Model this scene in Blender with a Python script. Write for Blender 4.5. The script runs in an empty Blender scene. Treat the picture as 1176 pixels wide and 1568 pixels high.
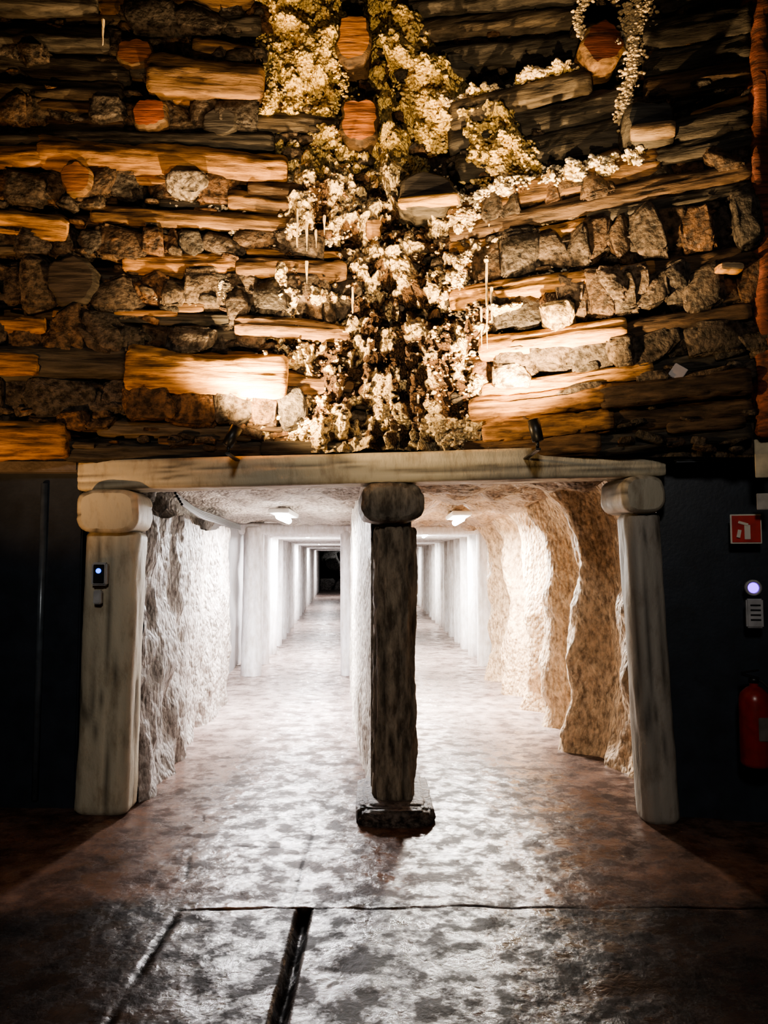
import bpy, math, random
import numpy as np
from mathutils import Vector, Matrix
random.seed(7); rng=np.random.default_rng(7)
# ------------------------------------------------------------ camera
PITCH=math.radians(4.0); F=1184.0; CAM=np.array([0,0,1.6])
cd=bpy.data.cameras.new("camera"); cam=bpy.data.objects.new("camera",cd)
bpy.context.collection.objects.link(cam)
cam.location=(0,0,1.6); cam.rotation_euler=(math.pi/2+PITCH,0,0)
cd.sensor_fit='VERTICAL'; cd.sensor_height=36; cd.lens=36*F/1568; cd.clip_end=200
bpy.context.scene.camera=cam
# survey helpers: sight line -> real position at a known depth / on a known wall
def sight(a,b):
    u=(a-588)/F; v=(784-b)/F; c,s=math.cos(PITCH),math.sin(PITCH)
    return np.array([u,c-v*s,s+v*c])
def W(a,b,d):
    r=sight(a,b); return CAM+r*(d/r[1])
C0=np.array([0.08,5.35,0.0])
dL=np.array([-1,-0.10,0]); dL/=np.linalg.norm(dL); nL=np.array([0.0995,-0.995,0])
dR=np.array([1.92,-0.65,0]); dR/=np.linalg.norm(dR); nR=np.array([dR[1],-dR[0],0])
def on(side,a,b,off=0.0):
    n=nL if side=='L' else nR
    r=sight(a,b); t=np.dot(C0+off*n-CAM,n)/np.dot(r,n)
    return CAM+r*t
# ------------------------------------------------------------ numpy noise
def _h(i,j,k,s):
    n=(i*374761393+j*668265263+k*2147483647+s*1274126177)&0xffffffff
    n=((n^(n>>13))*1274126177)&0xffffffff
    n=n^(n>>16)
    return (n&0xffff)/65535.0
def noise(p,s=0):
    p=np.asarray(p,float); i=np.floor(p).astype(np.int64); f=p-i; f=f*f*(3-2*f)
    r=0
    for a in (0,1):
        for b in (0,1):
            for c in (0,1):
                w=(f[:,0] if a else 1-f[:,0])*(f[:,1] if b else 1-f[:,1])*(f[:,2] if c else 1-f[:,2])
                r=r+w*_h(i[:,0]+a,i[:,1]+b,i[:,2]+c,s)
    return r*2-1
def fbm(p,s=0,o=4):
    p=np.asarray(p,float); r=0; a=.5
    for k in range(o):
        r=r+a*noise(p*(2.03**k)+17.3*k,s+k); a*=.5
    return r
# ------------------------------------------------------------ mesh builder
class MB:
    def __init__(s): s.v=[];s.f=[];s.c=[];s.n=0
    def add(s,v,f,c):
        v=np.asarray(v,float); s.v.append(v)
        s.f.extend([tuple(int(x)+s.n for x in q) for q in f])
        c=np.asarray(c,float)
        if c.ndim==1: c=np.tile(c,(len(v),1))
        s.c.append(c); s.n+=len(v)
    def build(s,name,mat,smooth=True,parent=None):
        v=np.vstack(s.v); c=np.vstack(s.c)
        me=bpy.data.meshes.new(name); me.from_pydata(v.tolist(),[],s.f)
        at=me.color_attributes.new("Col",'FLOAT_COLOR','POINT')
        at.data.foreach_set("color",np.hstack([c,np.ones((len(c),1))]).astype(np.float32).ravel())
        if smooth: me.polygons.foreach_set("use_smooth",[True]*len(me.polygons))
        me.materials.append(mat); me.update()
        o=bpy.data.objects.new(name,me); bpy.context.collection.objects.link(o)
        if parent: o.parent=parent; o.location=-parent.location
        return o
def gridfaces(nu,nv,closed=False):
    f=[]
    for i in range(nu-1):
        for j in range(nv if closed else nv-1):
            k=(j+1)%nv
            f.append((i*nv+j,i*nv+k,(i+1)*nv+k,(i+1)*nv+j))
    return f
def tube(mb,p0,p1,rx,ry,n=2.0,ring=18,step=.05,amp=.1,col=(.3,.2,.1),endcol=None,taper=0.,seed=0,up=(0,0,1),bow=0.,rnd=.4,fs=1.0,crack=0.):
    p0=np.array(p0,float);p1=np.array(p1,float);ax=p1-p0;L=np.linalg.norm(ax);ax/=L
    up=np.array(up,float)
    if abs(np.dot(ax,up))>.9: up=np.array([0,1.,0])
    sx=np.cross(ax,up);sx/=np.linalg.norm(sx);sy=np.cross(sx,ax)
    m=max(4,int(L/step)+1)
    th=np.linspace(0,2*np.pi,ring,endpoint=False)+np.pi/ring
    ct,st=np.cos(th),np.sin(th); rr=(np.abs(ct)**n+np.abs(st)**n)**(-1/n)
    ts=np.concatenate([[0,.006/L*1.5],np.linspace(.03/L,1-.03/L,m),[1-.006/L*1.5,1]])
    V=[]
    for t in ts:
        e=min(t,1-t)*L; k=1-rnd*max(0,1-e/(.03))**2*.5
        tp=1-taper*t
        c=p0+ax*L*t+sy*(bow*math.sin(math.pi*t))
        V.append(c+np.outer(ct*rr*rx*k*tp,sx)+np.outer(st*rr*ry*k*tp,sy))
    V=np.vstack(V); cen=np.repeat(p0+np.outer(ts*L,ax),ring,axis=0)
    rad=V-cen; rl=np.linalg.norm(rad,axis=1,keepdims=True); rad/=rl+1e-9
    along=(cen-p0)@ax
    q=np.stack([along*1.8*fs,(rad@sx)*2.2*fs+seed*3.1,(rad@sy)*2.2*fs+seed*1.7],1)
    d=fbm(q,seed)*amp*2+fbm(q*np.array([1.0,5,5]),seed+9,3)*amp*.7
    if crack:
        g=np.abs(noise(q*np.array([.45,2.6,2.6]),seed+31)); d=d-crack*np.exp(-(g/.09)**2)+fbm(q*np.array([6,6,6]),seed+12,3)*crack*.6
    V=V+rad*(d[:,None]*min(rx,ry))
    base=np.array(col,float); cc=np.tile(base,(len(V),1))*(1+.5*fbm(q*np.array([1.,3,3]),seed+3)[:,None])
    if crack: cc=cc*(1-.6*np.exp(-(g/.09)**2))[:,None]
    cc=np.clip(cc,0,1)
    f=gridfaces(len(ts),ring,True)
    mb.add(V,f,cc)
    ec=np.array(endcol if endcol is not None else base,float)
    for idx,sg in ((0,-1),(len(ts)-1,1)):
        rim=V[idx*ring:(idx+1)*ring]; c=rim.mean(0)+ax*sg*.004
        mid=rim*.5+c*.5+ax*sg*.003
        vv=np.vstack([rim,mid,[c]]); ff=[]
        for j in range(ring):
            k=(j+1)%ring
            a=(j,k,ring+k,ring+j); b=(ring+j,ring+k,2*ring)
            if sg<0: a=a[::-1]; b=b[::-1]
            ff+= [a,b]
        mb.add(vv,ff,ec)
import bmesh
def icot(sub):
    bm=bmesh.new(); bmesh.ops.create_icosphere(bm,subdivisions=sub,radius=1)
    v=np.array([x.co[:] for x in bm.verts]); f=[tuple(x.index for x in q.verts) for q in bm.faces]; bm.free(); return v,f
I2=icot(2);IM=icot(3);I3=icot(4)
def rotm(ax,ang): return np.array(Matrix.Rotation(ang,3,Vector(ax)))
def stone(mb,c,sx,sy,sz,dirx,col,seed,amp=.22,sq=.45,rot=0,ico=None,cuts=6):
    v,f=ico or I3; p=np.sign(v)*np.abs(v)**sq
    p=p/np.maximum(1,np.linalg.norm(p,axis=1,keepdims=True)/1.35)
    r2=np.random.default_rng(int(seed)+5)
    for k in range(cuts):
        nn=r2.normal(size=3); nn/=np.linalg.norm(nn); dd=r2.uniform(.68,1.)
        p=p-np.outer(np.maximum(0,p@nn-dd)*.96,nn)
    p=p*(1+amp*.5*fbm(v*1.6+seed*5.3,seed)[:,None]+.16*fbm(v*5+seed,seed+4,4)[:,None])*1.1
    p=p*np.array([sx,sy,sz])
    ca,sa=math.cos(rot),math.sin(rot)
    p=np.stack([p[:,0]*ca-p[:,2]*sa,p[:,1],p[:,0]*sa+p[:,2]*ca],1)
    ex=np.array(dirx,float); ez=np.array([0,0,1.]); ey=np.cross(ez,ex)
    P=np.outer(p[:,0],ex)+np.outer(p[:,1],ey)+np.outer(p[:,2],ez)+c
    cc=np.array(col)*(1+.9*fbm(v*2.5+seed*2.,seed+7)[:,None])
    mb.add(P,f,np.clip(cc,0,1))
# ------------------------------------------------------------ materials
def nt(name):
    m=bpy.data.materials.new(name); m.use_nodes=True; t=m.node_tree; b=t.nodes['Principled BSDF']; return m,t,b
def N(t,ty,**kw):
    n=t.nodes.new(ty)
    for k,v in kw.items():
        if k in n.inputs: n.inputs[k].default_value=v
        else: setattr(n,k,v)
    return n
def simple(name,col,rough=.5,metal=0,emit=None,es=1,bump=0,bs=60,var=.3):
    m,t,b=nt(name)
    g=N(t,'ShaderNodeTexCoord'); no=N(t,'ShaderNodeTexNoise',Scale=bs*.2,Detail=6.)
    t.links.new(g.outputs['Object'],no.inputs['Vector'])
    r=N(t,'ShaderNodeValToRGB'); r.color_ramp.elements[0].position=.3; r.color_ramp.elements[1].position=.7
    r.color_ramp.elements[0].color=tuple(c*(1-var) for c in col)+(1,); r.color_ramp.elements[1].color=tuple(min(1,c*(1+var)) for c in col)+(1,)
    t.links.new(no.outputs['Fac'],r.inputs['Fac']); t.links.new(r.outputs['Color'],b.inputs['Base Color'])
    b.inputs['Roughness'].default_value=rough; b.inputs['Metallic'].default_value=metal
    if emit: b.inputs['Emission Color'].default_value=(*emit,1); b.inputs['Emission Strength'].default_value=es
    if bump:
        n2=N(t,'ShaderNodeTexNoise',Scale=bs,Detail=8.); t.links.new(g.outputs['Object'],n2.inputs['Vector'])
        bp=N(t,'ShaderNodeBump',Strength=bump,Distance=.01); t.links.new(n2.outputs['Fac'],bp.inputs['Height']); t.links.new(bp.outputs['Normal'],b.inputs['Normal'])
    return m
def attrmat(name,rough=.7,scale=(8,8,8),bs=1.,bump=.8,dist=.02,dark=.35,lo=.35,hi=.65,bright=1.4,spec=.5,vor=False,rvar=.2):
    m,t,b=nt(name)
    a=N(t,'ShaderNodeAttribute',attribute_name="Col")
    g=N(t,'ShaderNodeTexCoord'); mp=N(t,'ShaderNodeMapping'); mp.inputs['Scale'].default_value=scale
    t.links.new(g.outputs['Object'],mp.inputs['Vector'])
    no=N(t,'ShaderNodeTexNoise',Scale=bs,Detail=10.,Roughness=.65); t.links.new(mp.outputs[0],no.inputs['Vector'])
    r=N(t,'ShaderNodeValToRGB'); e=r.color_ramp.elements
    e[0].position=lo;e[0].color=(dark,dark*.93,dark*.86,1);e[1].position=hi;e[1].color=(bright,bright,bright,1)
    t.links.new(no.outputs['Fac'],r.inputs['Fac'])
    mx=N(t,'ShaderNodeMix',data_type='RGBA',blend_type='MULTIPLY'); mx.inputs[0].default_value=1
    t.links.new(a.outputs['Color'],mx.inputs[6]); t.links.new(r.outputs['Color'],mx.inputs[7]); t.links.new(mx.outputs[2],b.inputs['Base Color'])
    mr=N(t,'ShaderNodeMapRange'); mr.inputs['To Min'].default_value=rough-rvar; mr.inputs['To Max'].default_value=rough+rvar
    t.links.new(no.outputs['Fac'],mr.inputs['Value']); t.links.new(mr.outputs[0],b.inputs['Roughness'])
    h=no.outputs['Fac']
    if vor:
        vo=N(t,'ShaderNodeTexVoronoi',Scale=bs*1.6); t.links.new(mp.outputs[0],vo.inputs['Vector'])
        ad=N(t,'ShaderNodeMath',operation='MULTIPLY_ADD'); ad.inputs[1].default_value=-vor; t.links.new(vo.outputs['Distance'],ad.inputs[0]); t.links.new(h,ad.inputs[2]); h=ad.outputs[0]
    bp=N(t,'ShaderNodeBump',Strength=bump,Distance=dist); t.links.new(h,bp.inputs['Height']); t.links.new(bp.outputs['Normal'],b.inputs['Normal'])
    b.inputs['Specular IOR Level'].default_value=spec
    return m
M_wood=attrmat("old_log_wood",.65,(3,13,34),1.,.75,.03,.22,.36,.62,1.45,spec=.3)
M_stone=attrmat("rubble_rock",.5,(1,1,1),22,1.,.035,.2,.40,.60,1.6,vor=.3,spec=.35)
M_salt=attrmat("salt_crystal",.5,(1,1,1),40,.6,.01,.45,.3,.6,1.15)
M_crust=attrmat("salt_crust",.55,(1,1,1),30,1.,.04,.20,.36,.53,1.2,vor=1.,spec=.35)
M_paint=attrmat("lime_painted_wood",.55,(5,5,2),2,.8,.015,.68,.30,.5,1.08)
M_wornpost=attrmat("worn_painted_wood",.6,(9,9,3),2,1.,.03,.35,.38,.60,1.35)
M_wallsalt=attrmat("carved_salt_wall",.5,(1,1,.62),20,1.,.035,.40,.36,.60,1.2,vor=.8)
M_white=attrmat("whitewashed_timber",.6,(4,4,1.5),4,.5,.01,.7,.3,.6,1.05)
M_black=simple("black_painted_panel",(.018,.024,.034),.42,bump=.1,bs=40)
M_metal=simple("dark_metal",(.03,.03,.03),.4,.6)
M_grey=simple("grey_plastic",(.35,.35,.36),.4)
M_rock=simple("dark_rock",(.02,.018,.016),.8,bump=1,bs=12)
M_signw=simple("lamp_white",(.8,.8,.78),.5,var=.05)
M_cable=simple("black_cable",(.02,.02,.02),.5)
# floor material
def floor_mat():
    m,t,b=nt("wet_stone_floor")
    at=N(t,'ShaderNodeAttribute',attribute_name="Col")
    g=N(t,'ShaderNodeNewGeometry'); sp=N(t,'ShaderNodeSeparateXYZ'); t.links.new(g.outputs['Position'],sp.inputs[0])
    n1=N(t,'ShaderNodeTexNoise',Scale=2.2,Detail=10.,Roughness=.65); t.links.new(g.outputs['Position'],n1.inputs['Vector'])
    n2=N(t,'ShaderNodeTexNoise',Scale=26.,Detail=9.,Roughness=.6,Distortion=.3); t.links.new(g.outputs['Position'],n2.inputs['Vector'])
    n4=N(t,'ShaderNodeTexNoise',Scale=6.,Detail=9.,Roughness=.7); t.links.new(g.outputs['Position'],n4.inputs['Vector'])
    def ramp(src,c0,c1,p0=.35,p1=.65):
        r=N(t,'ShaderNodeValToRGB'); r.color_ramp.elements[0].position=p0; r.color_ramp.elements[1].position=p1
        r.color_ramp.elements[0].color=(*c0,1); r.color_ramp.elements[1].color=(*c1,1); t.links.new(src,r.inputs['Fac']); return r.outputs['Color']
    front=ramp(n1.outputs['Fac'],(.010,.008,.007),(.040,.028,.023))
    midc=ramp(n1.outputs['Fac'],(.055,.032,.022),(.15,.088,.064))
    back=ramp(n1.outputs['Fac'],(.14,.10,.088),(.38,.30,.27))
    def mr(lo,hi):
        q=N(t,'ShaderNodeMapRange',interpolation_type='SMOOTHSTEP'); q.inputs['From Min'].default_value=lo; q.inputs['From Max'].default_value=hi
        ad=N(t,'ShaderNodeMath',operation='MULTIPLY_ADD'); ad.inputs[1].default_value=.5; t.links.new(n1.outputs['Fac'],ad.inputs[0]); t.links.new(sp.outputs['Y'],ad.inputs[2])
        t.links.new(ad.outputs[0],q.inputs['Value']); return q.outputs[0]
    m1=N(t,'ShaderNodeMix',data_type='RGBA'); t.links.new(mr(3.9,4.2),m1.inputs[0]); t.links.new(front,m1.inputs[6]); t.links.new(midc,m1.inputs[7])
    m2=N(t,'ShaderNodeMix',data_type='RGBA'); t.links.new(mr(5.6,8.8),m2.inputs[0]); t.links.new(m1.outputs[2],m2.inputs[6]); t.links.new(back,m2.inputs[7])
    m3=N(t,'ShaderNodeMix',data_type='RGBA',blend_type='MULTIPLY'); m3.inputs[0].default_value=.9
    t.links.new(m2.outputs[2],m3.inputs[6]); t.links.new(ramp(n4.outputs['Fac'],(.35,.35,.35),(1.3,1.3,1.3),.40,.60),m3.inputs[7])
    m4=N(t,'ShaderNodeMix',data_type='RGBA',blend_type='MULTIPLY'); m4.inputs[0].default_value=1
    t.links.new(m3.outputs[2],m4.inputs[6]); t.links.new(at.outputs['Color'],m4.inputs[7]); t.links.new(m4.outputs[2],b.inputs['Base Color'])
    # wet film lies in patches: low roughness where wet, matt where dry; more water in the front slabs
    wet=N(t,'ShaderNodeMapRange'); wet.inputs['From Min'].default_value=.45; wet.inputs['From Max'].default_value=.58; t.links.new(n4.outputs['Fac'],wet.inputs['Value'])
    rr=N(t,'ShaderNodeMapRange'); rr.inputs['To Min'].default_value=.45; rr.inputs['To Max'].default_value=.12; t.links.new(wet.outputs[0],rr.inputs['Value']); t.links.new(rr.outputs[0],b.inputs['Roughness'])
    s1=N(t,'ShaderNodeMapRange'); s1.inputs['To Min'].default_value=.03; s1.inputs['To Max'].default_value=.25; t.links.new(wet.outputs[0],s1.inputs['Value'])
    sm=N(t,'ShaderNodeMath',operation='MULTIPLY'); t.links.new(at.outputs['Fac'],sm.inputs[0]); t.links.new(s1.outputs[0],sm.inputs[1]); t.links.new(sm.outputs[0],b.inputs['Specular IOR Level'])
    bp=N(t,'ShaderNodeBump',Strength=.27,Distance=.02); t.links.new(n2.outputs['Fac'],bp.inputs['Height']); t.links.new(bp.outputs['Normal'],b.inputs['Normal'])
    return m
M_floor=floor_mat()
# ------------------------------------------------------------ basic solids
def empty(name,loc=(0,0,0)):
    e=bpy.data.objects.new(name,None); e.location=loc; e.empty_display_size=.1; bpy.context.collection.objects.link(e); return e
def box(name,c,s,mat,bev=.004,rot=(0,0,0),parent=None):
    bm=bmesh.new(); bmesh.ops.create_cube(bm,size=1)
    for v in bm.verts: v.co=Vector((v.co.x*s[0],v.co.y*s[1],v.co.z*s[2]))
    if bev: bmesh.ops.bevel(bm,geom=bm.edges[:],offset=bev,segments=2,affect='EDGES')
    me=bpy.data.meshes.new(name); bm.to_mesh(me); bm.free(); me.materials.append(mat)
    o=bpy.data.objects.new(name,me); o.location=c; o.rotation_euler=rot; bpy.context.collection.objects.link(o)
    if parent: o.parent=parent; o.location=Vector(c)-parent.location
    return o
def lathe(name,prof,mat,loc,rot=(0,0,0),parent=None,seg=32):
    th=np.linspace(0,2*np.pi,seg,endpoint=False); V=[]
    for r,z in prof: V+= [(r*math.cos(a),r*math.sin(a),z) for a in th]
    f=[(i*seg+j,i*seg+(j+1)%seg,(i+1)*seg+(j+1)%seg,(i+1)*seg+j) for i in range(len(prof)-1) for j in range(seg)]
    f.append(tuple(range(seg))[::-1]); f.append(tuple((len(prof)-1)*seg+j for j in range(seg)))
    me=bpy.data.meshes.new(name); me.from_pydata(V,[],f); me.materials.append(mat)
    me.polygons.foreach_set("use_smooth",[True]*len(me.polygons))
    o=bpy.data.objects.new(name,me); o.location=loc; o.rotation_euler=rot; bpy.context.collection.objects.link(o)
    if parent: o.parent=parent; o.location=Vector(loc)-parent.location
    return o
def curve(name,pts,r,mat,parent=None):
    c=bpy.data.curves.new(name,'CURVE'); c.dimensions='3D'; c.bevel_depth=r; c.bevel_resolution=3
    s=c.splines.new('NURBS'); s.points.add(len(pts)-1); s.use_endpoint_u=True; s.order_u=3
    for p,q in zip(s.points,pts): p.co=(*q,1)
    c.materials.append(mat); o=bpy.data.objects.new(name,c); bpy.context.collection.objects.link(o)
    if parent: o.parent=parent; o.location=-parent.location
    return o
def surf(name,P,mat,col,seed=0,parent=None,flip=False,cv=.25):
    nu,nv=P.shape[:2]; V=P.reshape(-1,3); mb=MB(); f=gridfaces(nu,nv)
    if flip: f=[q[::-1] for q in f]
    c=np.array(col)
    if c.ndim==1: c=np.tile(c,(len(V),1))
    c=np.clip(c*(1+cv*fbm(V*2.,seed+20)[:,None]),0,1)
    mb.add(V,f,c); return mb.build(name,mat,True,parent)
# ------------------------------------------------------------ floor
def rise(y): return np.maximum(0,y-12)*.0105
xs=np.unique(np.concatenate([np.arange(-6,-1.25,.04),np.arange(-1.25,-.2,.012),np.arange(-.2,3.2,.03)]))
ys=np.unique(np.concatenate([np.arange(-3,2.4,.2),np.arange(2.4,3.68,.022),np.arange(3.68,3.82,.008),np.arange(3.82,6.5,.022),np.arange(6.5,14,.05),np.arange(14,47.,.25)]))
X,Y=np.meshgrid(xs,ys,indexing='ij'); pts=np.stack([X.ravel(),Y.ravel(),0*X.ravel()],1)
Z=rise(Y)+(fbm(pts*3.,1,5)*.010).reshape(X.shape)+(fbm(pts*13.,5,3)*.005).reshape(X.shape)
wob=(fbm(pts*2.3,8)*.03).reshape(X.shape); brk=np.clip((noise(pts*4.,55).reshape(X.shape)+.75)*1.3,0,1)
def groove(d,w): return np.exp(-(np.abs(d)/w)**4)
fr=(Y<3.76)
gg=[(.045,groove(X+.37+wob*.5,.026+.2*np.abs(wob))*fr),(.006,groove(X+.97+wob*.8,.018)*fr*brk),(.006,groove(Y-3.75-wob*1.2,.008)*(X>-.98)*(.35+.65*brk)),
(.001,groove(X+.43+wob,.012)*((Y>3.75)&(Y<5.0))*brk*.9),(.001,groove(X+.98+(Y-3.75)*.13+wob,.012)*((Y>3.75)&(Y<5.1))*brk*.9),(.001,groove(Y-4.55-wob,.010)*((X>-1.1)&(X<-.43))*brk*.9)]
dkn=np.ones_like(X)
for k,g_ in gg: Z-=k*g_; dkn=dkn*(1-.9*g_)
P=np.stack([X,Y,Z],2)
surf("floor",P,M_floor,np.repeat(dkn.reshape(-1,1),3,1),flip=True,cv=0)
# ------------------------------------------------------------ log wall
dk=(.050,.043,.034); gb=(.090,.070,.048); br=(.15,.084,.038); orr=(.28,.145,.055); orb=(.40,.215,.078); db=(.08,.049,.027)
K=5.2/F
wallroot=empty("stacked_log_wall",(0,5.3,2.4))
mb=MB()
Llogs=[(-90,8,150,6,34,dk),(150,12,390,8,26,br),(-90,38,250,30,22,gb),(250,36,400,40,22,dk),(-90,64,170,66,34,dk),(296,74,392,90,24,br),(200,108,300,112,16,dk),(-90,104,200,112,34,dk),
(-90,146,190,150,38,gb),(228,120,405,132,50,br),(265,150,420,158,14,orr),(-90,190,190,192,24,db),(-90,222,420,220,22,dk),(380,190,520,200,26,gb),(60,236,440,262,38,orr),(-90,246,66,240,22,orr),(350,308,460,314,24,br),(380,290,470,292,18,db),
(140,330,480,350,22,br),(-90,335,105,354,38,orb),(-90,386,80,380,14,gb),(190,404,362,408,30,orr),(362,412,530,420,26,br),(145,484,360,492,18,dk),(-90,494,70,498,22,orr),
(360,498,540,512,24,br),(-90,553,195,556,40,dk),(195,566,440,582,54,orb),(-90,552,60,560,28,orr),(430,585,540,600,30,br),(150,654,385,664,22,gb),(-90,680,105,674,42,orr),(100,690,400,692,26,dk),(400,690,560,692,24,dk)]
for i,(a,b,c,d,t,col) in enumerate(Llogs):
    r=t/2*K; o=.02+rng.random()*.12
    tube(mb,on('L',a,b,o),on('L',c,d,o),r*1.3,r*1.0,2.4,26,.025,.24,col,np.array(col)*1.3,taper=rng.uniform(-.08,.12),seed=i,bow=rng.uniform(-.03,.03),up=nL,crack=.22,fs=1.3)
Rlogs=[(610,14,900,-6,34,dk),(640,52,890,30,30,gb),(640,98,900,72,34,dk),(690,182,905,120,34,gb),(690,225,960,160,44,dk),(700,262,970,205,40,dk),(985,12,1150,-10,36,dk),(985,58,1150,34,40,dk),(985,104,1150,76,36,dk),(985,140,1150,120,30,db),(1010,214,1150,186,36,dk),
(690,330,1010,250,40,br),(1000,246,1150,214,26,dk),(690,362,1150,262,24,db),(690,386,900,348,24,orb),(900,338,1150,290,18,dk),(680,412,860,392,16,orr),(690,462,900,428,26,orb),(890,432,1150,392,26,db),
(690,506,900,470,20,br),(735,536,960,505,30,orb),(960,508,1150,478,24,db),(690,560,800,545,18,orr),(740,602,1000,566,22,orb),(990,568,1150,545,20,dk),(720,630,930,606,32,orr),(920,610,1150,584,32,db),(740,662,940,644,32,orr),(930,646,1150,624,34,db),(700,690,920,680,26,br),(900,684,1150,662,26,dk)]
for i,(a,b,c,d,t,col) in enumerate(Rlogs):
    r=t/2*K*.95; o=.02+rng.random()*.10
    tube(mb,on('R',a,b,o),on('R',c,d,o),r*1.3,r*1.0,2.4,26,.025,.24,col,np.array(col)*1.3,taper=rng.uniform(-.08,.12),seed=i+60,bow=rng.uniform(-.02,.02),up=nR,crack=.22,fs=1.3)
# thin split offcuts wedged between the courses
for k in range(190):
    a=rng.uniform(-60,1120); b=rng.uniform(-20,680); sd='L' if a<590 else 'R'
    if 470<a<730: continue
    l=rng.uniform(40,150); s=.04 if sd=='L' else -(865-b)*.00048
    o=rng.uniform(-.01,.08); col=(dk,gb,br,db,orr)[rng.integers(5)]; r=rng.uniform(.012,.032)
    a2=min(a+l,595) if sd=='L' else min(a+l,1150)
    if a2-a<25: continue
    tube(mb,on(sd,a,b,o),on(sd,a2,b+(a2-a)*s+rng.uniform(-3,3),o),r*1.4,r,3,14,.04,.3,col,seed=k+200,up=nL if sd=='L' else nR,crack=.2,fs=1.3)
def logend(side,a,b,w,h,col,ecol,out=.28,n=2.6,seed=0):
    p=on(side,a,b,out)
    tube(mb,p+np.array([0,.5,0]),p,w/2*K*.95,h/2*K*.95,n,28,.04,.14,col,ecol,seed=seed,rnd=.3)
logend('L',541,55,54,82,db,(.40,.17,.045),.24,3.2,1)
logend('L',551,184,62,76,db,(.38,.14,.045),.22,3.6,2)
logend('R',925,64,66,70,br,(.18,.05,.025),.24,2.2,3)
logend('R',655,292,94,60,dk,(.05,.042,.035),.28,2.4,4)
logend('R',998,184,72,62,dk,(.04,.04,.04),.22,4,5)
logend('R',712,92,72,44,dk,(.03,.028,.025),.12,2,6)
logend('L',205,78,62,46,db,(.18,.07,.03),.16,2.4,7)
logend('L',228,172,58,50,db,(.24,.07,.03),.18,2.4,8)
logend('L',116,272,50,54,br,(.26,.11,.04),.18,2.4,9)
logend('L',336,186,62,44,dk,(.05,.045,.04),.14,2.4,10)
logend('L',572,346,26,24,br,(.35,.20,.09),.22,5,11)
logend('L',108,428,78,84,dk,(.055,.043,.033),.16,2.2,12)
logend('R',1122,407,36,12,orb,(.4,.28,.16),.2,4,13)
pa=on('R',612,312,.30); pb=on('R',702,304,.30); tube(mb,pa,pb,.05,.030,4,16,.03,.2,(.42,.24,.08),seed=71)
pa=on('R',966,205,.24); pb=on('R',1034,198,.24); tube(mb,pa,pb,.05,.045,4,16,.03,.2,(.18,.12,.07),seed=72)
mb.build("logs",M_wood,True,wallroot)
# rubble
ms=MB(); sc=[(.062,.046,.034),(.080,.050,.030),(.048,.040,.033),(.098,.053,.028),(.066,.053,.043),(.088,.064,.044)]
def band(side,x0,x1,a0,a1,b0,b1,w0=26,w1=60,off=.02,cols=sc):
    x=x0
    while x<x1:
        w=rng.uniform(w0,w1*1.15); t=(x+w/2-x0)/(x1-x0); ya=a0+(b0-a0)*t; yb=a1+(b1-a1)*t
        h=(yb-ya)*rng.uniform(.8,1.2); c=on(side,x+w/2,(ya+yb)/2+rng.uniform(-4,4),off+rng.uniform(-.06,.03))
        stone(ms,c,w/2*K*1.12,.11,h/2*K*1.12,dL*-1 if side=='L' else dR,cols[rng.integers(len(cols))],int(x*7+ya)%991,amp=.25,sq=rng.uniform(.18,.4),rot=rng.uniform(-.12,.12)+(.12 if side=='R' else 0))
        x+=w*.93
band('L',165,300,64,98,70,100); band('L',190,380,160,208,164,206,40,60); band('L',-60,190,158,200,160,202,30,60)
band('L',-60,360,264,314,268,314,30,62); band('L',-60,130,306,322,306,322,20,40); band('L',-60,460,354,396,362,400,26,60,.02)
band('L',-60,80,396,474,400,470,40,60); band('L',146,460,424,476,428,484,30,66,.04); band('L',-60,360,504,546,502,548,32,70)
band('L',200,440,594,648,600,652,30,66,.05); band('L',-60,200,578,640,580,640,50,80); band('L',-60,150,636,662,640,660,40,60)
band('L',350,520,440,500,440,500,22,40,.05); band('L',170,380,18,62,22,64,30,70)
band('L',80,160,484,545,484,545,40,60,.07); band('L',250,400,88,118,90,108,20,40); band('L',-60,60,76,104,76,104,20,50)
band('R',740,1150,306,348,228,262,26,50,.03); band('R',730,1150,382,432,302,380,28,50,.02); band('R',700,1150,462,510,398,470,30,50,.02)
band('R',720,1150,545,580,495,548,34,70,.03); band('R',740,1150,612,622,560,580,30,60,.0); band('R',690,900,60,95,50,75,30,60,.0)
band('R',860,1000,430,474,415,455,24,44,.06,[(.14,.10,.07)])
stone(ms,on('R',855,490,.12),.10,.1,.09,dR,(.36,.26,.14),5,sq=.3); stone(ms,on('R',785,575,.1),.11,.08,.08,dR,(.45,.36,.25),8,sq=.3)
stone(ms,on('L',290,290,.10),.13,.1,.08,-dL,(.18,.15,.12),15,sq=.3)
for k in range(1300):
    a,b=rng.uniform(-60,1150),rng.uniform(-60,690); sd='L' if a<604 else 'R'
    c=on(sd,a,b,rng.uniform(-.03,.07)); s=rng.uniform(.015,.042)
    stone(ms,c,s*rng.uniform(1,2.6),.05,s*rng.uniform(.5,.9),-dL if sd=='L' else dR,np.array(sc[rng.integers(6)])*rng.uniform(.6,1.2),k%977,amp=.3,sq=.4,rot=rng.uniform(-.3,.3),ico=IM,cuts=6)
ms.build("rubble_infill",M_stone,True,wallroot)
for side,xa,xb in (('L',-250,612),('R',604,1230)):
    U=np.linspace(xa,xb,120); Vv=np.linspace(-260,700,120); G=np.zeros((120,120,3))
    for i,a in enumerate(U):
        for j,b in enumerate(Vv): G[i,j]=on(side,a,b,-.04)
    q=G.reshape(-1,3); n=nL if side=='L' else nR
    G=(q+np.outer(fbm(q*5,3)*.12,n)).reshape(G.shape)
    surf("backing_"+side.lower(),G,M_stone,(.055,.042,.03),parent=wallroot)
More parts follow.
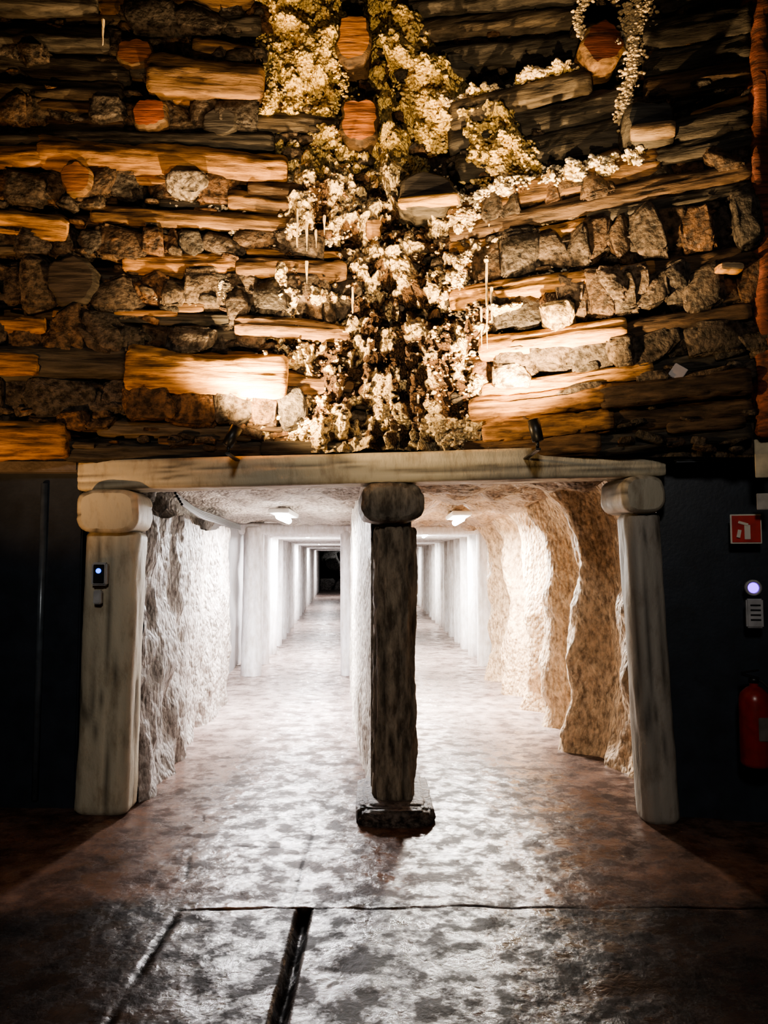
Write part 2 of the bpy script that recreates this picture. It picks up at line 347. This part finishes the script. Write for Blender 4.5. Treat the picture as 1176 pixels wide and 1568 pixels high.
# salt crust around the corner
def cmask(a,b):
    w=np.where(b>200,45+(b-200)*.19,45.)
    m=np.exp(-np.abs((a-600)/w)**2.5)
    foam=np.exp(-np.abs((a-460)/68)**4)*np.where(b<190,1.3,.7)
    m=np.where(b<215,np.maximum(m*.6,foam),m)
    m=np.where((b>=215)&(b<400),np.maximum(m,.95*np.exp(-np.abs((a-500)/78)**3)),m)
    m=np.where((b>400),np.maximum(m,.9*np.exp(-np.abs((a-465)/100)**3)*np.exp(-np.abs((b-540)/150)**4)),m)
    m=np.where((b>320),np.maximum(m,.95*np.exp(-np.abs((a-700)/66)**3)*np.exp(-np.abs((b-490)/205)**4)),m)
    for (x,y,rx,ry) in ((628,85,44,56),(660,160,54,74),(775,250,80,46),(745,205,66,46),(720,345,66,36)): m=np.maximum(m,1.3*np.exp(-(((a-x)/rx)**2+((b-y)/ry)**2)**1.5))
    yl=328-(a-690)*.25; m=np.maximum(m,np.where((a>680),1.2*np.exp(-np.abs((b-yl)/20)**3)*np.clip((1040-a)/80,0,1),0))
    yl=178-(a-690)*.28; m=np.maximum(m,np.where((a>680),1.25*np.exp(-np.abs((b-yl)/13)**3)*np.clip((915-a)/40,0,1),0))
    for y0,w_,x1 in ((388,8,870),(450,8,860),(500,9,900),(560,8,820)):
        yl=y0-(a-690)*.19; m=np.maximum(m,np.where(a>680,.95*np.exp(-np.abs((b-yl)/w_)**3)*np.clip((x1-a)/90,0,1),0))
    m=m*np.where(b<-10,np.clip(1+(b+10)/60,0,1),1)
    return m
def crust_off(q,a,b,mk):
    ang=np.arctan2(a-600,b-240); fan=np.clip((b-380)/160,0,1)*np.exp(-np.abs((a-600)/110)**4)
    rid=noise(np.stack([ang*26,b*.012,0*b],1),4); rid2=noise(np.stack([ang*60,b*.03,0*b],1),14)
    lum=np.abs(noise(q*15,91)); lum2=np.abs(noise(q*32,92)); fine=fbm(q*11,77,5)
    k=np.clip(mk*2,0,1)
    off=-.10+mk*.18+fbm(q*6,31,5)*.20*np.clip(mk*1.5,0,1)+fan*(.07+rid*.09+rid2*.05)+(lum*.08+lum2*.05)*k+.05*np.clip(fine*3,-1,1)*k
    return off,fan,fine,rid2
for side,xa,xb,nu in (('L',330,606,260),('R',600,1050,430)):
    nv=640; U=np.linspace(xa,xb,nu); Vv=np.linspace(-70,697,nv); A,B=np.meshgrid(U,Vv,indexing='ij'); a=A.ravel(); b=B.ravel()
    n=nL if side=='L' else nR; c,s=math.cos(PITCH),math.sin(PITCH)
    u=(a-588)/F; v=(784-b)/F; R_=np.stack([u,c-v*s,s+v*c],1); t=np.dot(C0-CAM,n)/(R_@n); q=CAM+R_*t[:,None]
    mk=cmask(a,b); off,fan,fine,rid2=crust_off(q,a,b,mk)
    G=(q+np.outer(off,n)).reshape(nu,nv,3)
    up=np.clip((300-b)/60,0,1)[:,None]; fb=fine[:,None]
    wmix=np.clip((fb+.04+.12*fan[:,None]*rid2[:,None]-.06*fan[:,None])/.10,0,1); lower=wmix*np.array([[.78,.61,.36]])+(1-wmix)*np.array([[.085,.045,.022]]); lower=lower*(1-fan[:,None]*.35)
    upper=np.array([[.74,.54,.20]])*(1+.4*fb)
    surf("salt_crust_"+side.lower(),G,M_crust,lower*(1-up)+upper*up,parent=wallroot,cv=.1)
# crystals and popcorn salt, seated on the crust surface
v1,f1=I2; CL=[]
def cluster(side,a,b,n,spread,r0,r1,off,col,j=.5):
    for k in range(n): CL.append((side,a+rng.normal()*spread,b+rng.normal()*spread*.7,rng.uniform(r0,r1),off,np.clip(np.array(col)*rng.uniform(.6,1.2),0,1),j))
cr=(.75,.59,.36); ye=(.72,.53,.21); wh=(.82,.71,.50)
for k in range(420):
    b=rng.uniform(215,690); w=45+(b-200)*.17
    a=600+rng.normal()*w
    if b>330 and rng.random()<.5: a=rng.uniform(390,750)
    elif b<330 and rng.random()<.4: a=rng.uniform(430,600)
    if abs(a-600)<70 and rng.random()<.8: continue
    cluster('L' if a<604 else 'R',a,b,rng.integers(4,9),8,.005,.012,.03,cr if rng.random()<.6 else (.2,.11,.05))
for k in range(330):
    a,b=rng.uniform(390,545),rng.uniform(-30,215)
    if abs(a-541)<30 and b>10: continue
    cluster('L',a,b,9,7,.006,.013,.05,ye,.3)
for k in range(330):
    t=rng.random()
    if t<.5:
        u=rng.random(); a=610+u*70+rng.normal()*16; b=40+u*190+rng.normal()*16
    elif t<.75: a,b=770+rng.normal()*36,250+rng.normal()*18
    else:
        u=rng.random(); a=690+u*215; b=178-u*60+rng.normal()*6
    cluster('R',a,b,9,7,.006,.014,.05,ye if t<.75 else cr,.3)
for k in range(170):
    u=rng.random(); a=690+u*320; b=327-u*80+rng.normal()*10; cluster('R',a,b,8,6,.005,.013,.05,wh)
for (x0,y0,x1,y1,n,side) in ((690,372,860,340,30,'R'),(690,408,850,385,35,'R'),(690,450,860,420,30,'R'),(700,490,860,462,30,'R'),(890,470,1090,440,60,'R'),(690,560,780,530,25,'R'),(720,600,800,640,35,'R'),(300,350,520,375,55,'L'),(330,440,480,470,55,'L'),(360,480,520,520,45,'L'),(250,310,430,330,16,'L'),(380,600,470,660,70,'L'),(240,470,360,450,18,'L')):
    for k in range(n):
        u=rng.random(); cluster(side,x0+u*(x1-x0),y0+u*(y1-y0)+rng.normal()*6,7,6,.005,.012,.075,wh if rng.random()<.75 else cr)
for k in range(60):
    t=1.0+k/60*4.4; cluster('R',925+math.cos(t)*36,64-math.sin(t)*38,8,3.2,.005,.012,.21,cr)
for k in range(60):
    u=k/60; cluster('R',962+7*math.sin(u*5),60+u*150,9,6,.005,.014,.13,cr)
for k in range(40): cluster('R',974+rng.normal()*13,50+rng.normal()*20,9,5,.005,.014,.12,cr)
for k in range(20):
    u=k/20; cluster('L',510+u*30,100+u*110,6,5,.006,.013,.16,ye)
mc=MB()
for side in 'LR':
    S=[c for c in CL if c[0]==side]; a=np.array([c[1] for c in S]); b=np.array([c[2] for c in S]); n=nL if side=='L' else nR
    c,s=math.cos(PITCH),math.sin(PITCH); u=(a-588)/F; v=(784-b)/F; R_=np.stack([u,c-v*s,s+v*c],1); t=np.dot(C0-CAM,n)/(R_@n); q=CAM+R_*t[:,None]
    off=crust_off(q,a,b,cmask(a,b))[0]; off=np.maximum(off,np.array([x[4] for x in S]))
    Pp=q+np.outer(off,n)
    for p,x in zip(Pp,S):
        sc_=x[3]*np.array([rng.uniform(.8,1.7),rng.uniform(.7,1.2),rng.uniform(.6,1.)])
        R=rotm((rng.normal(),rng.normal(),rng.normal()),rng.uniform(-.9,.9))
        mc.add(((v1*(1+x[6]*(rng.random((len(v1),1))-.5)))*sc_)@R.T+p,f1,x[5])
mc.build("salt_crystals",M_salt,True,wallroot)
mt=MB()
for (side,a,b,l) in [('L',455,320,60),('L',470,340,45),('L',484,352,28),('R',745,402,130),('R',737,470,60),('R',752,440,50),('L',497,330,30),('L',590,250,40),('L',158,30,40),('L',540,440,40),('L',470,400,34),('R',640,600,50),('L',520,560,44)]:
    p=on(side,a,b,.19); tube(mt,p,p-np.array([0,0,l*K]),.010,.010,2,10,.02,.5,(.7,.56,.35),taper=.75,seed=int(a),fs=5)
mt.build("salt_stalactites",M_salt,True,wallroot)
mp=MB(); tube(mp,(2.36,4.6,2.36),(2.36,4.6,6.5),.14,.14,5,30,.03,.16,(.15,.05,.03),seed=4,crack=.15)
mp.build("vertical_timber_post",M_wood)
d=on('R',1038,570,.14); box("reflector_plate",d,(.085,.01,.085),simple("reflector",(.16,.11,.08),.4),.003,(0,math.radians(35),-.32))
# ------------------------------------------------------------ timber portal
cream=(.46,.41,.31); greyp=(.28,.255,.22)
def piece(name,*a,mat=M_paint,**k):
    m=MB(); tube(m,*a,**k); return m.build(name,mat,True)
lw=W(118,727,5.12); rw=W(1021,704,4.9)
piece("lintel_beam",(lw[0],5.28,lw[2]),(rw[0],5.03,rw[2]),.14,.102,n=14,ring=44,amp=.045,col=(.50,.44,.32),rnd=.12,seed=3,step=.03,up=(0,0,1),crack=.05)
piece("support_post",(-1.83,5.22,0.0),(-1.80,5.22,1.83),.175,.14,n=5,ring=40,amp=.06,col=cream,seed=5,step=.03,rnd=.3,crack=.04)
piece("support_post",(0.065,5.16,0.085),(0.07,5.2,1.86),.135,.13,n=2.8,ring=44,amp=.13,col=(.27,.215,.155),seed=8,step=.025,rnd=.3,fs=1.8,crack=.14,mat=M_wornpost)
piece("support_post",(1.735,5.02,0.0),(1.665,5.05,1.94),.115,.13,n=3.8,ring=36,amp=.06,col=greyp,seed=11,step=.03,rnd=.3,crack=.05)
a=W(163,782,5.0); piece("bolster_log",(a[0],5.0,a[2]),(a[0]-.02,5.42,a[2]+.01),.198,.142,n=3.8,ring=44,amp=.035,col=cream,endcol=cream,seed=6,rnd=.35,crack=.03,step=.03)
a=W(602,768,4.98); piece("bolster_log",(a[0],4.98,a[2]),(a[0]-.03,5.42,a[2]),.205,.128,n=3.6,ring=44,amp=.07,col=(.22,.195,.155),endcol=(.21,.185,.15),seed=7,rnd=.5,crack=.06,step=.03,mat=M_wornpost)
a=W(988,759,4.86); piece("bolster_log",(a[0],4.86,a[2]+.01),(a[0]-.03,5.3,a[2]+.02),.142,.122,n=3.0,ring=40,amp=.03,col=(.38,.34,.27),endcol=(.40,.36,.28),seed=8,rnd=.4,crack=.03,step=.03)
mpl=MB(); stone(mpl,np.array([0.065,5.30,.03]),.225,.40,.07,(1,0,0),(.11,.085,.07),33,amp=.1,sq=.2,cuts=0)
mpl.build("stone_plinth",M_stone)
# ------------------------------------------------------------ corridors
def xl(y): return -1.66-.054*(y-5.3)
def xd0(y): return -.17-.052*(y-5.3)+.10*np.exp(-np.maximum(0,y-5.4)/1.1)
def xd1(y): return .18-.045*(y-5.3)
def xr(y): return 1.80-.018*(y-5.3)
def cz(y): return 2.28+rise(y)
def wallgrid(name,fx,y0,y1,dy,z0f,z1f,nz,amp,freq,mat,col,seed,flip=False,prof=None,aniso=1.):
    yy=np.arange(y0,y1+dy/2,dy); zz=np.linspace(0,1,nz); Yg,T=np.meshgrid(yy,zz,indexing='ij')
    z0=z0f(Yg); z1=z1f(Yg); Zg=z0+(z1-z0)*T; Xg=fx(Yg)
    q=np.stack([Xg.ravel(),Yg.ravel(),Zg.ravel()*aniso],1)
    dsp=(fbm(q*freq,seed,5)*amp).reshape(Yg.shape)
    if prof is not None: dsp=dsp+prof(Yg,T)
    return surf(name,np.stack([Xg+dsp,Yg,Zg],2),mat,col,seed,flip=flip)
fl=lambda y: rise(y)-.05
wallgrid("wall_left",lambda y:xl(y),5.36,9.7,.025,fl,lambda y:cz(y)-.27+.05*np.sin(y*3),100,.12,3.6,M_wallsalt,(.36,.32,.295),41,aniso=.6,flip=True,prof=lambda Y,T:.04*np.sin(Y*2.3)-.30*np.clip((Y-9.45)/.25,0,1)**2)
wallgrid("wall_left_passage",lambda y:xl(y)-.30,9.6,41,.15,fl,cz,20,.08,1.5,M_white,(.24,.24,.25),42,flip=True)  # grey tone stands in for shade in the gaps between posts
wallgrid("wall_left_ledge",lambda y:xl(y)-.25,5.4,9.7,.06,lambda y:cz(y)-.40,lambda y:cz(y)+.05,16,.18,5,M_wallsalt,(.30,.26,.22),43,flip=True)
wallgrid("wall_divider_left",xd0,5.36,41,.05,fl,cz,60,.05,4,M_wallsalt,(.85,.80,.72),44,aniso=.6)  # pale tone puts strong lamp light into this face's colour
wallgrid("wall_divider_right",xd1,5.36,41,.10,fl,cz,30,.04,4,M_wallsalt,(.60,.55,.48),45,aniso=.6,flip=True)
zz=np.linspace(-.05,2.25,60); xx=np.linspace(-.09,.19,12); Xg,Zg=np.meshgrid(xx,zz,indexing='ij'); q=np.stack([Xg.ravel(),5.37+0*Xg.ravel(),Zg.ravel()],1)
surf("wall_divider_end",(q+np.outer(fbm(q*4,3)*.03,[0,1,0])).reshape(12,60,3),M_wallsalt,(.3,.25,.2))
def butt(Y,T):
    d=0
    for c,w,h in ((5.75,.30,.13),(6.75,.34,.29),(7.75,.40,.28),(8.75,.40,.26),(9.9,.5,.3),(11.2,.6,.3)):
        t=(Y-c-.12*np.sin(T*5+c))/w
        d=d-h*np.where(t<0,np.exp(-(t*2.6)**2),np.exp(-(t*.9)**2))
    d=d-1.0*np.clip(T-.80,0,1)**2*14*.9*.5
    d=d-.07*np.clip(.12-T,0,1)/.12
    return d
wallgrid("wall_right",lambda y:xr(y)+.13,5.2,12.4,.025,fl,lambda y:cz(y)-.02,110,.18,3.0,M_wallsalt,(.60,.43,.27),51,prof=butt,aniso=.6)
wallgrid("wall_right_passage",lambda y:xr(y)+.22,12.3,41,.15,fl,cz,20,.05,1.5,M_white,(.20,.20,.21),52)  # colour kept dark to paint the shaded gaps behind the posts
def ceil(name,fa,fb,y0,y1,dy,amp,col,mat,seed):
    yy=np.arange(y0,y1,dy); t=np.linspace(0,1,34); Yg,T=np.meshgrid(yy,t,indexing='ij'); Xg=fa(Yg)+(fb(Yg)-fa(Yg))*T
    q=np.stack([Xg.ravel(),Yg.ravel(),0*Xg.ravel()],1); Zg=cz(Yg)-.04+(fbm(q*3,seed,5)*amp).reshape(Yg.shape)
    surf(name,np.stack([Xg,Yg,Zg],2),mat,col,seed)
ceil("ceiling_left_passage",lambda y:xl(y)-.35,lambda y:xd0(y)+.1,5.3,41,.08,.12,(.50,.45,.40),M_wallsalt,61)
ceil("ceiling_right_passage",lambda y:xd1(y)-.1,lambda y:xr(y)+.3,5.2,41,.08,.18,(.40,.28,.18),M_wallsalt,62)
def tset(name,side,ylist):
    m=MB(); wc=(.76,.75,.77)
    for i,y in enumerate(ylist):
        z0,z1=float(rise(y))-.03,float(cz(y))
        if side=='L':
            a,b=xl(y)+.04,xd0(y)-.06
            tube(m,(a,y,z0),(a+.02,y,z1-.1),.15,.15,2.1,24,.25,.06,wc,seed=i)
            tube(m,(b,y,z0),(b-.01,y,z1-.1),.085,.10,2.6,14,.25,.05,wc,seed=i+30)
            tube(m,(a-.2,y,z1-.13),(b+.12,y,z1-.13),.10,.085,3,14,.25,.05,wc,seed=i+60)
        else:
            a,b=xd1(y)+.05,xr(y)-.02
            tube(m,(b,y,z0),(b,y,z1-.1),.15,.14,2.1,24,.25,.06,wc,seed=i+90)
            tube(m,(a,y,z0),(a,y,z1-.1),.085,.1,2.6,14,.25,.05,wc,seed=i+30)
            tube(m,(a-.1,y,z1-.10),(b+.12,y,z1-.10),.10,.08,3,14,.25,.05,wc,seed=i+60)
    m.build(name,M_white,True)
tset("whitewashed_timber_frames",'L',[11.5+1.3*i for i in range(23)])
tset("whitewashed_timber_frames",'R',[12.6+1.15*i for i in range(25)])
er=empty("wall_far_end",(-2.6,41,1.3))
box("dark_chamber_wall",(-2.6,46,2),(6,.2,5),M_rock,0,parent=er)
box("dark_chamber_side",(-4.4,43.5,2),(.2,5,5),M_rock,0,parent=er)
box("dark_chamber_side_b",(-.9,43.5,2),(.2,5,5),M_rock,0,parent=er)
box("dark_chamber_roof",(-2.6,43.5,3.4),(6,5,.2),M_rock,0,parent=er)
mr_=MB()
for i,(x,y,z,s) in enumerate([(-3.1,42.6,.6,.4),(-2.2,43.2,.6,.5),(-2.9,44,1.9,.7),(-2.2,42.6,2.1,.35)]): stone(mr_,np.array([x,y,z]),s,s,s*.8,(1,0,0),(.3,.28,.26),i,amp=.4,ico=IM)
mr_.build("rock_pile",M_stone)
box("wall_far_right_passage",(.4,41.1,1.4),(2.8,.15,3),simple("white_plaster",(.6,.6,.6),.7),0)
# ------------------------------------------------------------ side walls of the chamber
pl=empty("wall_left_panel",(-2.5,5.35,1.1))
box("panel",(-3.15,5.30,1.12),(2.2,.10,2.34),M_black,.01,parent=pl)
for i,x in enumerate((-2.31,-2.95,-3.6)): lathe("highlight_strip_%d"%i,[(.022,0),(.022,2.1)],simple("highlight_tone_%d"%i,(.10,.12,.14),.3,.3),(x,5.235,.06),parent=pl)  # pale rods standing in for a faint vertical highlight on the panel
box("top_rail",(-3.15,5.20,2.27),(2.2,.12,.08),simple("dark_beam_wood",(.09,.075,.065),.6,bump=.6,bs=30),.01,parent=pl)
q=empty("wall_right_panel",(2.2,5.0,1.1))
box("panel",(2.42,5.02,1.14),(1.25,.10,2.40),M_black,.01,(0,0,-.18),parent=q)
box("top_rail",(2.45,4.88,2.3),(1.2,.34,.10),M_black,.01,(0,0,-.18),parent=q)
box("wall_left_side",(-4.3,1.2,3.2),(.2,8.4,6.6),M_rock,0)
box("wall_right_side",(3.1,1.2,3.2),(.2,7.8,6.6),M_rock,0)
box("wall_behind",(-.6,-3,3.2),(7.6,.2,6.6),M_rock,0)
box("ceiling",(-.6,1.2,6.6),(7.8,9,.2),M_rock,0)
# ------------------------------------------------------------ fittings
def spot(px,py,d,aim,energy,back):
    p=W(px,py,d); e=empty("spotlight",p)
    box("arm",p+np.array([0,back/2,-.022]),(.03,back+.06,.012),M_metal,.002,parent=e)
    lathe("stem",[(.010,0),(.010,.06)],M_metal,p+np.array([0,0,-.02]),parent=e)
    v=Vector(aim)-Vector(p); rq=v.to_track_quat('Z','Y').to_euler()
    lathe("housing",[(.018,-.025),(.034,-.02),(.036,.04),(.038,.11),(.033,.11),(.030,.09)],M_metal,p+np.array([0,0,.05]),rq,parent=e)
    l=bpy.data.lights.new("bulb",'SPOT'); l.energy=energy; l.color=(1,.66,.32); l.spot_size=math.radians(165); l.spot_blend=.9; l.shadow_soft_size=.03
    o=bpy.data.objects.new("bulb",l); bpy.context.collection.objects.link(o); o.parent=e
    o.location=Vector((0,0,.05))+v.normalized()*.14; o.rotation_euler=v.to_track_quat('-Z','Y').to_euler()
spot(350,690,4.78,(-.15,5.0,4.0),640,.36)
spot(823,683,4.56,(.55,4.6,4.0),680,.39)
cb=empty("cable_bundle",(-1.5,6,2.1))
for i in range(5):
    pts=[(xl(5.5)+.18+.012*i,5.5,2.12-.02*i),(xl(6.5)+.1+.01*i,6.5,2.09-.018*i),(xl(8)+.05,8,2.12-.016*i),(xl(10.4)+.0,10.4,2.15-.015*i)]
    curve("cable_%d"%i,pts,.010,M_cable,cb)
def tubelamp(x,y,energy,col=(1,.97,.96)):
    z=float(cz(y))-.13; e=empty("ceiling_tube_light",(x,y,z))
    box("housing",(x,y,z+.03),(.22,.9,.05),M_signw,.01,parent=e)
    lathe("tube",[(.0,-.42),(.035,-.42),(.035,.42),(.0,.42)],simple("lamp_glow_%d_%d"%(int(y),int(x*10)),(1,1,1),.4,emit=(1,.98,.95),es=40,var=0),(x,y,z-.03),(math.pi/2,0,0),parent=e)
    l=bpy.data.lights.new("light",'AREA'); l.shape='RECTANGLE'; l.size=.14; l.size_y=.85; l.energy=energy; l.color=col
    o=bpy.data.objects.new("light",l); bpy.context.collection.objects.link(o); o.parent=e; o.location=(0,0,-.075)
for y,en in ((8.5,400),(13.5,360),(20,170),(27,120),(34,100)): tubelamp((xl(y)+xd0(y))/2-.02,y,en,(1,.96,.96))
for y,en in ((8.9,460),(13.5,360),(20,170),(27,120),(34,100)): tubelamp((xd1(y)+xr(y))/2-.02,y,en,(1,.94,.86))
p=W(153,893,5.04); e=empty("intercom_box",p)
box("body",p+np.array([0,0,.06]),(.10,.05,.15),M_grey,.01,parent=e); box("lower_box",p+np.array([-.01,0,-.09]),(.05,.04,.09),M_grey,.006,parent=e)
box("face",p+np.array([0,-.027,.06]),(.07,.006,.12),M_metal,.003,parent=e)
lathe("blue_led",[(0.016,0),(.016,.006),(.006,.01)],simple("blue_led",(.02,.1,1),.3,emit=(.02,.12,1),es=4),p+np.array([0,-.03,.08]),(math.pi/2,0,0),parent=e)
rotz=-.18
p=W(1142,810,4.86); e=empty("fire_extinguisher_sign",p)
M_sr=simple("sign_red",(.40,.03,.022),.4); M_sw=simple("sign_offwhite",(.6,.57,.5),.5,var=.05)
box("plate",p,(.185,.008,.185),M_sw,.002,(0,0,rotz),parent=e)
box("red_field",p+np.array([0,-.006,0]),(.168,.004,.168),M_sr,.001,(0,0,rotz),parent=e)
box("pictogram_body",p+np.array([.005,-.010,-.02]),(.035,.003,.09),M_sw,.001,(0,0,rotz),parent=e)
box("pictogram_hose",p+np.array([-.02,-.010,.035]),(.06,.003,.016),M_sw,.001,(0,.3,rotz),parent=e)
box("pictogram_flame",p+np.array([-.048,-.010,-.03]),(.022,.003,.05),M_sw,.001,(0,.2,rotz),parent=e)
p=W(1168,702,4.60); box("notice_plate",p,(.09,.012,.23),simple("notice",(.5,.42,.28),.5),.003,(0,0,rotz))
p=W(1168,768,4.70); box("notice_plate",p,(.07,.012,.10),simple("notice_b",(.35,.33,.3),.5),.003,(0,0,rotz))
p=W(1153,900,4.85); e=empty("call_point_light",p)
lathe("ring",[(.05,-.02),(.05,.012),(.036,.016),(.034,.006)],M_grey,p,(math.pi/2,0,rotz),parent=e)
lathe("lens",[(.033,0),(.03,.012),(.012,.018)],simple("violet_led",(.3,.1,1),.3,emit=(.22,.05,1),es=3.5),p,(math.pi/2,0,rotz),parent=e)
p=W(1155,939,4.84); e=empty("wall_telephone_panel",p)
box("body",p,(.10,.035,.18),M_grey,.008,(0,0,rotz),parent=e)
for i in range(4): box("slot_%d"%i,p+np.array([0,-.02,.05-.03*i]),(.06,.004,.010),M_metal,.001,(0,0,rotz),parent=e)
p=W(1156,1105,4.78); e=empty("fire_extinguisher",p)
M_ex=simple("extinguisher_red",(.22,.018,.014),.3)
lathe("cylinder",[(.05,-.27),(.085,-.26),(.09,-.24),(.09,.13),(.08,.17),(.045,.205),(.025,.215),(.025,.24)],M_ex,p,parent=e)
lathe("collar",[(.03,.235),(.03,.26),(.015,.27)],M_metal,p,parent=e)
box("handle",p+np.array([-.03,-.02,.275]),(.11,.02,.018),M_metal,.004,(0,.25,0),parent=e)
box("lever",p+np.array([-.03,-.02,.305]),(.11,.02,.012),M_metal,.004,(0,-.15,0),parent=e)
curve("hose",[tuple(p+np.array(k)) for k in ((.03,-.02,.25),(.10,-.04,.2),(.12,-.05,0),(.10,-.06,-.15))],.010,M_cable,e)
box("label",p+np.array([0.02,-.088,-.03]),(.08,.012,.14),simple("label",(.12,.11,.10),.5),.004,parent=e)
box("wall_bracket",p+np.array([.0,.10,.05]),(.05,.10,.25),M_metal,.004,parent=e)
# ------------------------------------------------------------ unseen lights, mostly added fill
def flood(name,loc,tgt,en,col,ang,blend=1.,r=.05):
    l=bpy.data.lights.new(name,'SPOT'); l.energy=en; l.color=col; l.spot_size=math.radians(ang); l.spot_blend=blend; l.shadow_soft_size=r
    o=bpy.data.objects.new(name,l); bpy.context.collection.objects.link(o); o.location=loc
    o.rotation_euler=(Vector(tgt)-Vector(loc)).to_track_quat('-Z','Y').to_euler()
flood("unseen_wall_flood",(.1,1.6,.12),(-.05,5.3,4.5),1000,(1,.72,.40),44)  # added unseen fill, brightens the middle of the log wall
flood("unseen_wall_flood",(-3.3,2.6,.3),(-2.0,5.1,3.6),520,(1,.54,.22),52)
flood("chamber_fill",(-.3,-2.0,4.6),(0,5.2,1.2),420,(1,.93,.85),78,r=.4)  # added fill behind the camera, lifts the lintel and front floor
flood("passage_end_fill",(-1.6,42.2,2.9),(-3,44.5,1),60,(1,1,1),120)  # added weak light without a fixture, lifts the dark end room
w=bpy.data.worlds.new("world"); bpy.context.scene.world=w; w.use_nodes=True
w.node_tree.nodes['Background'].inputs[0].default_value=(.02,.025,.035,1); w.node_tree.nodes['Background'].inputs[1].default_value=.3
vs=bpy.context.scene.view_settings; vs.view_transform='AgX'; vs.look='AgX - Medium High Contrast'; vs.exposure=0.3
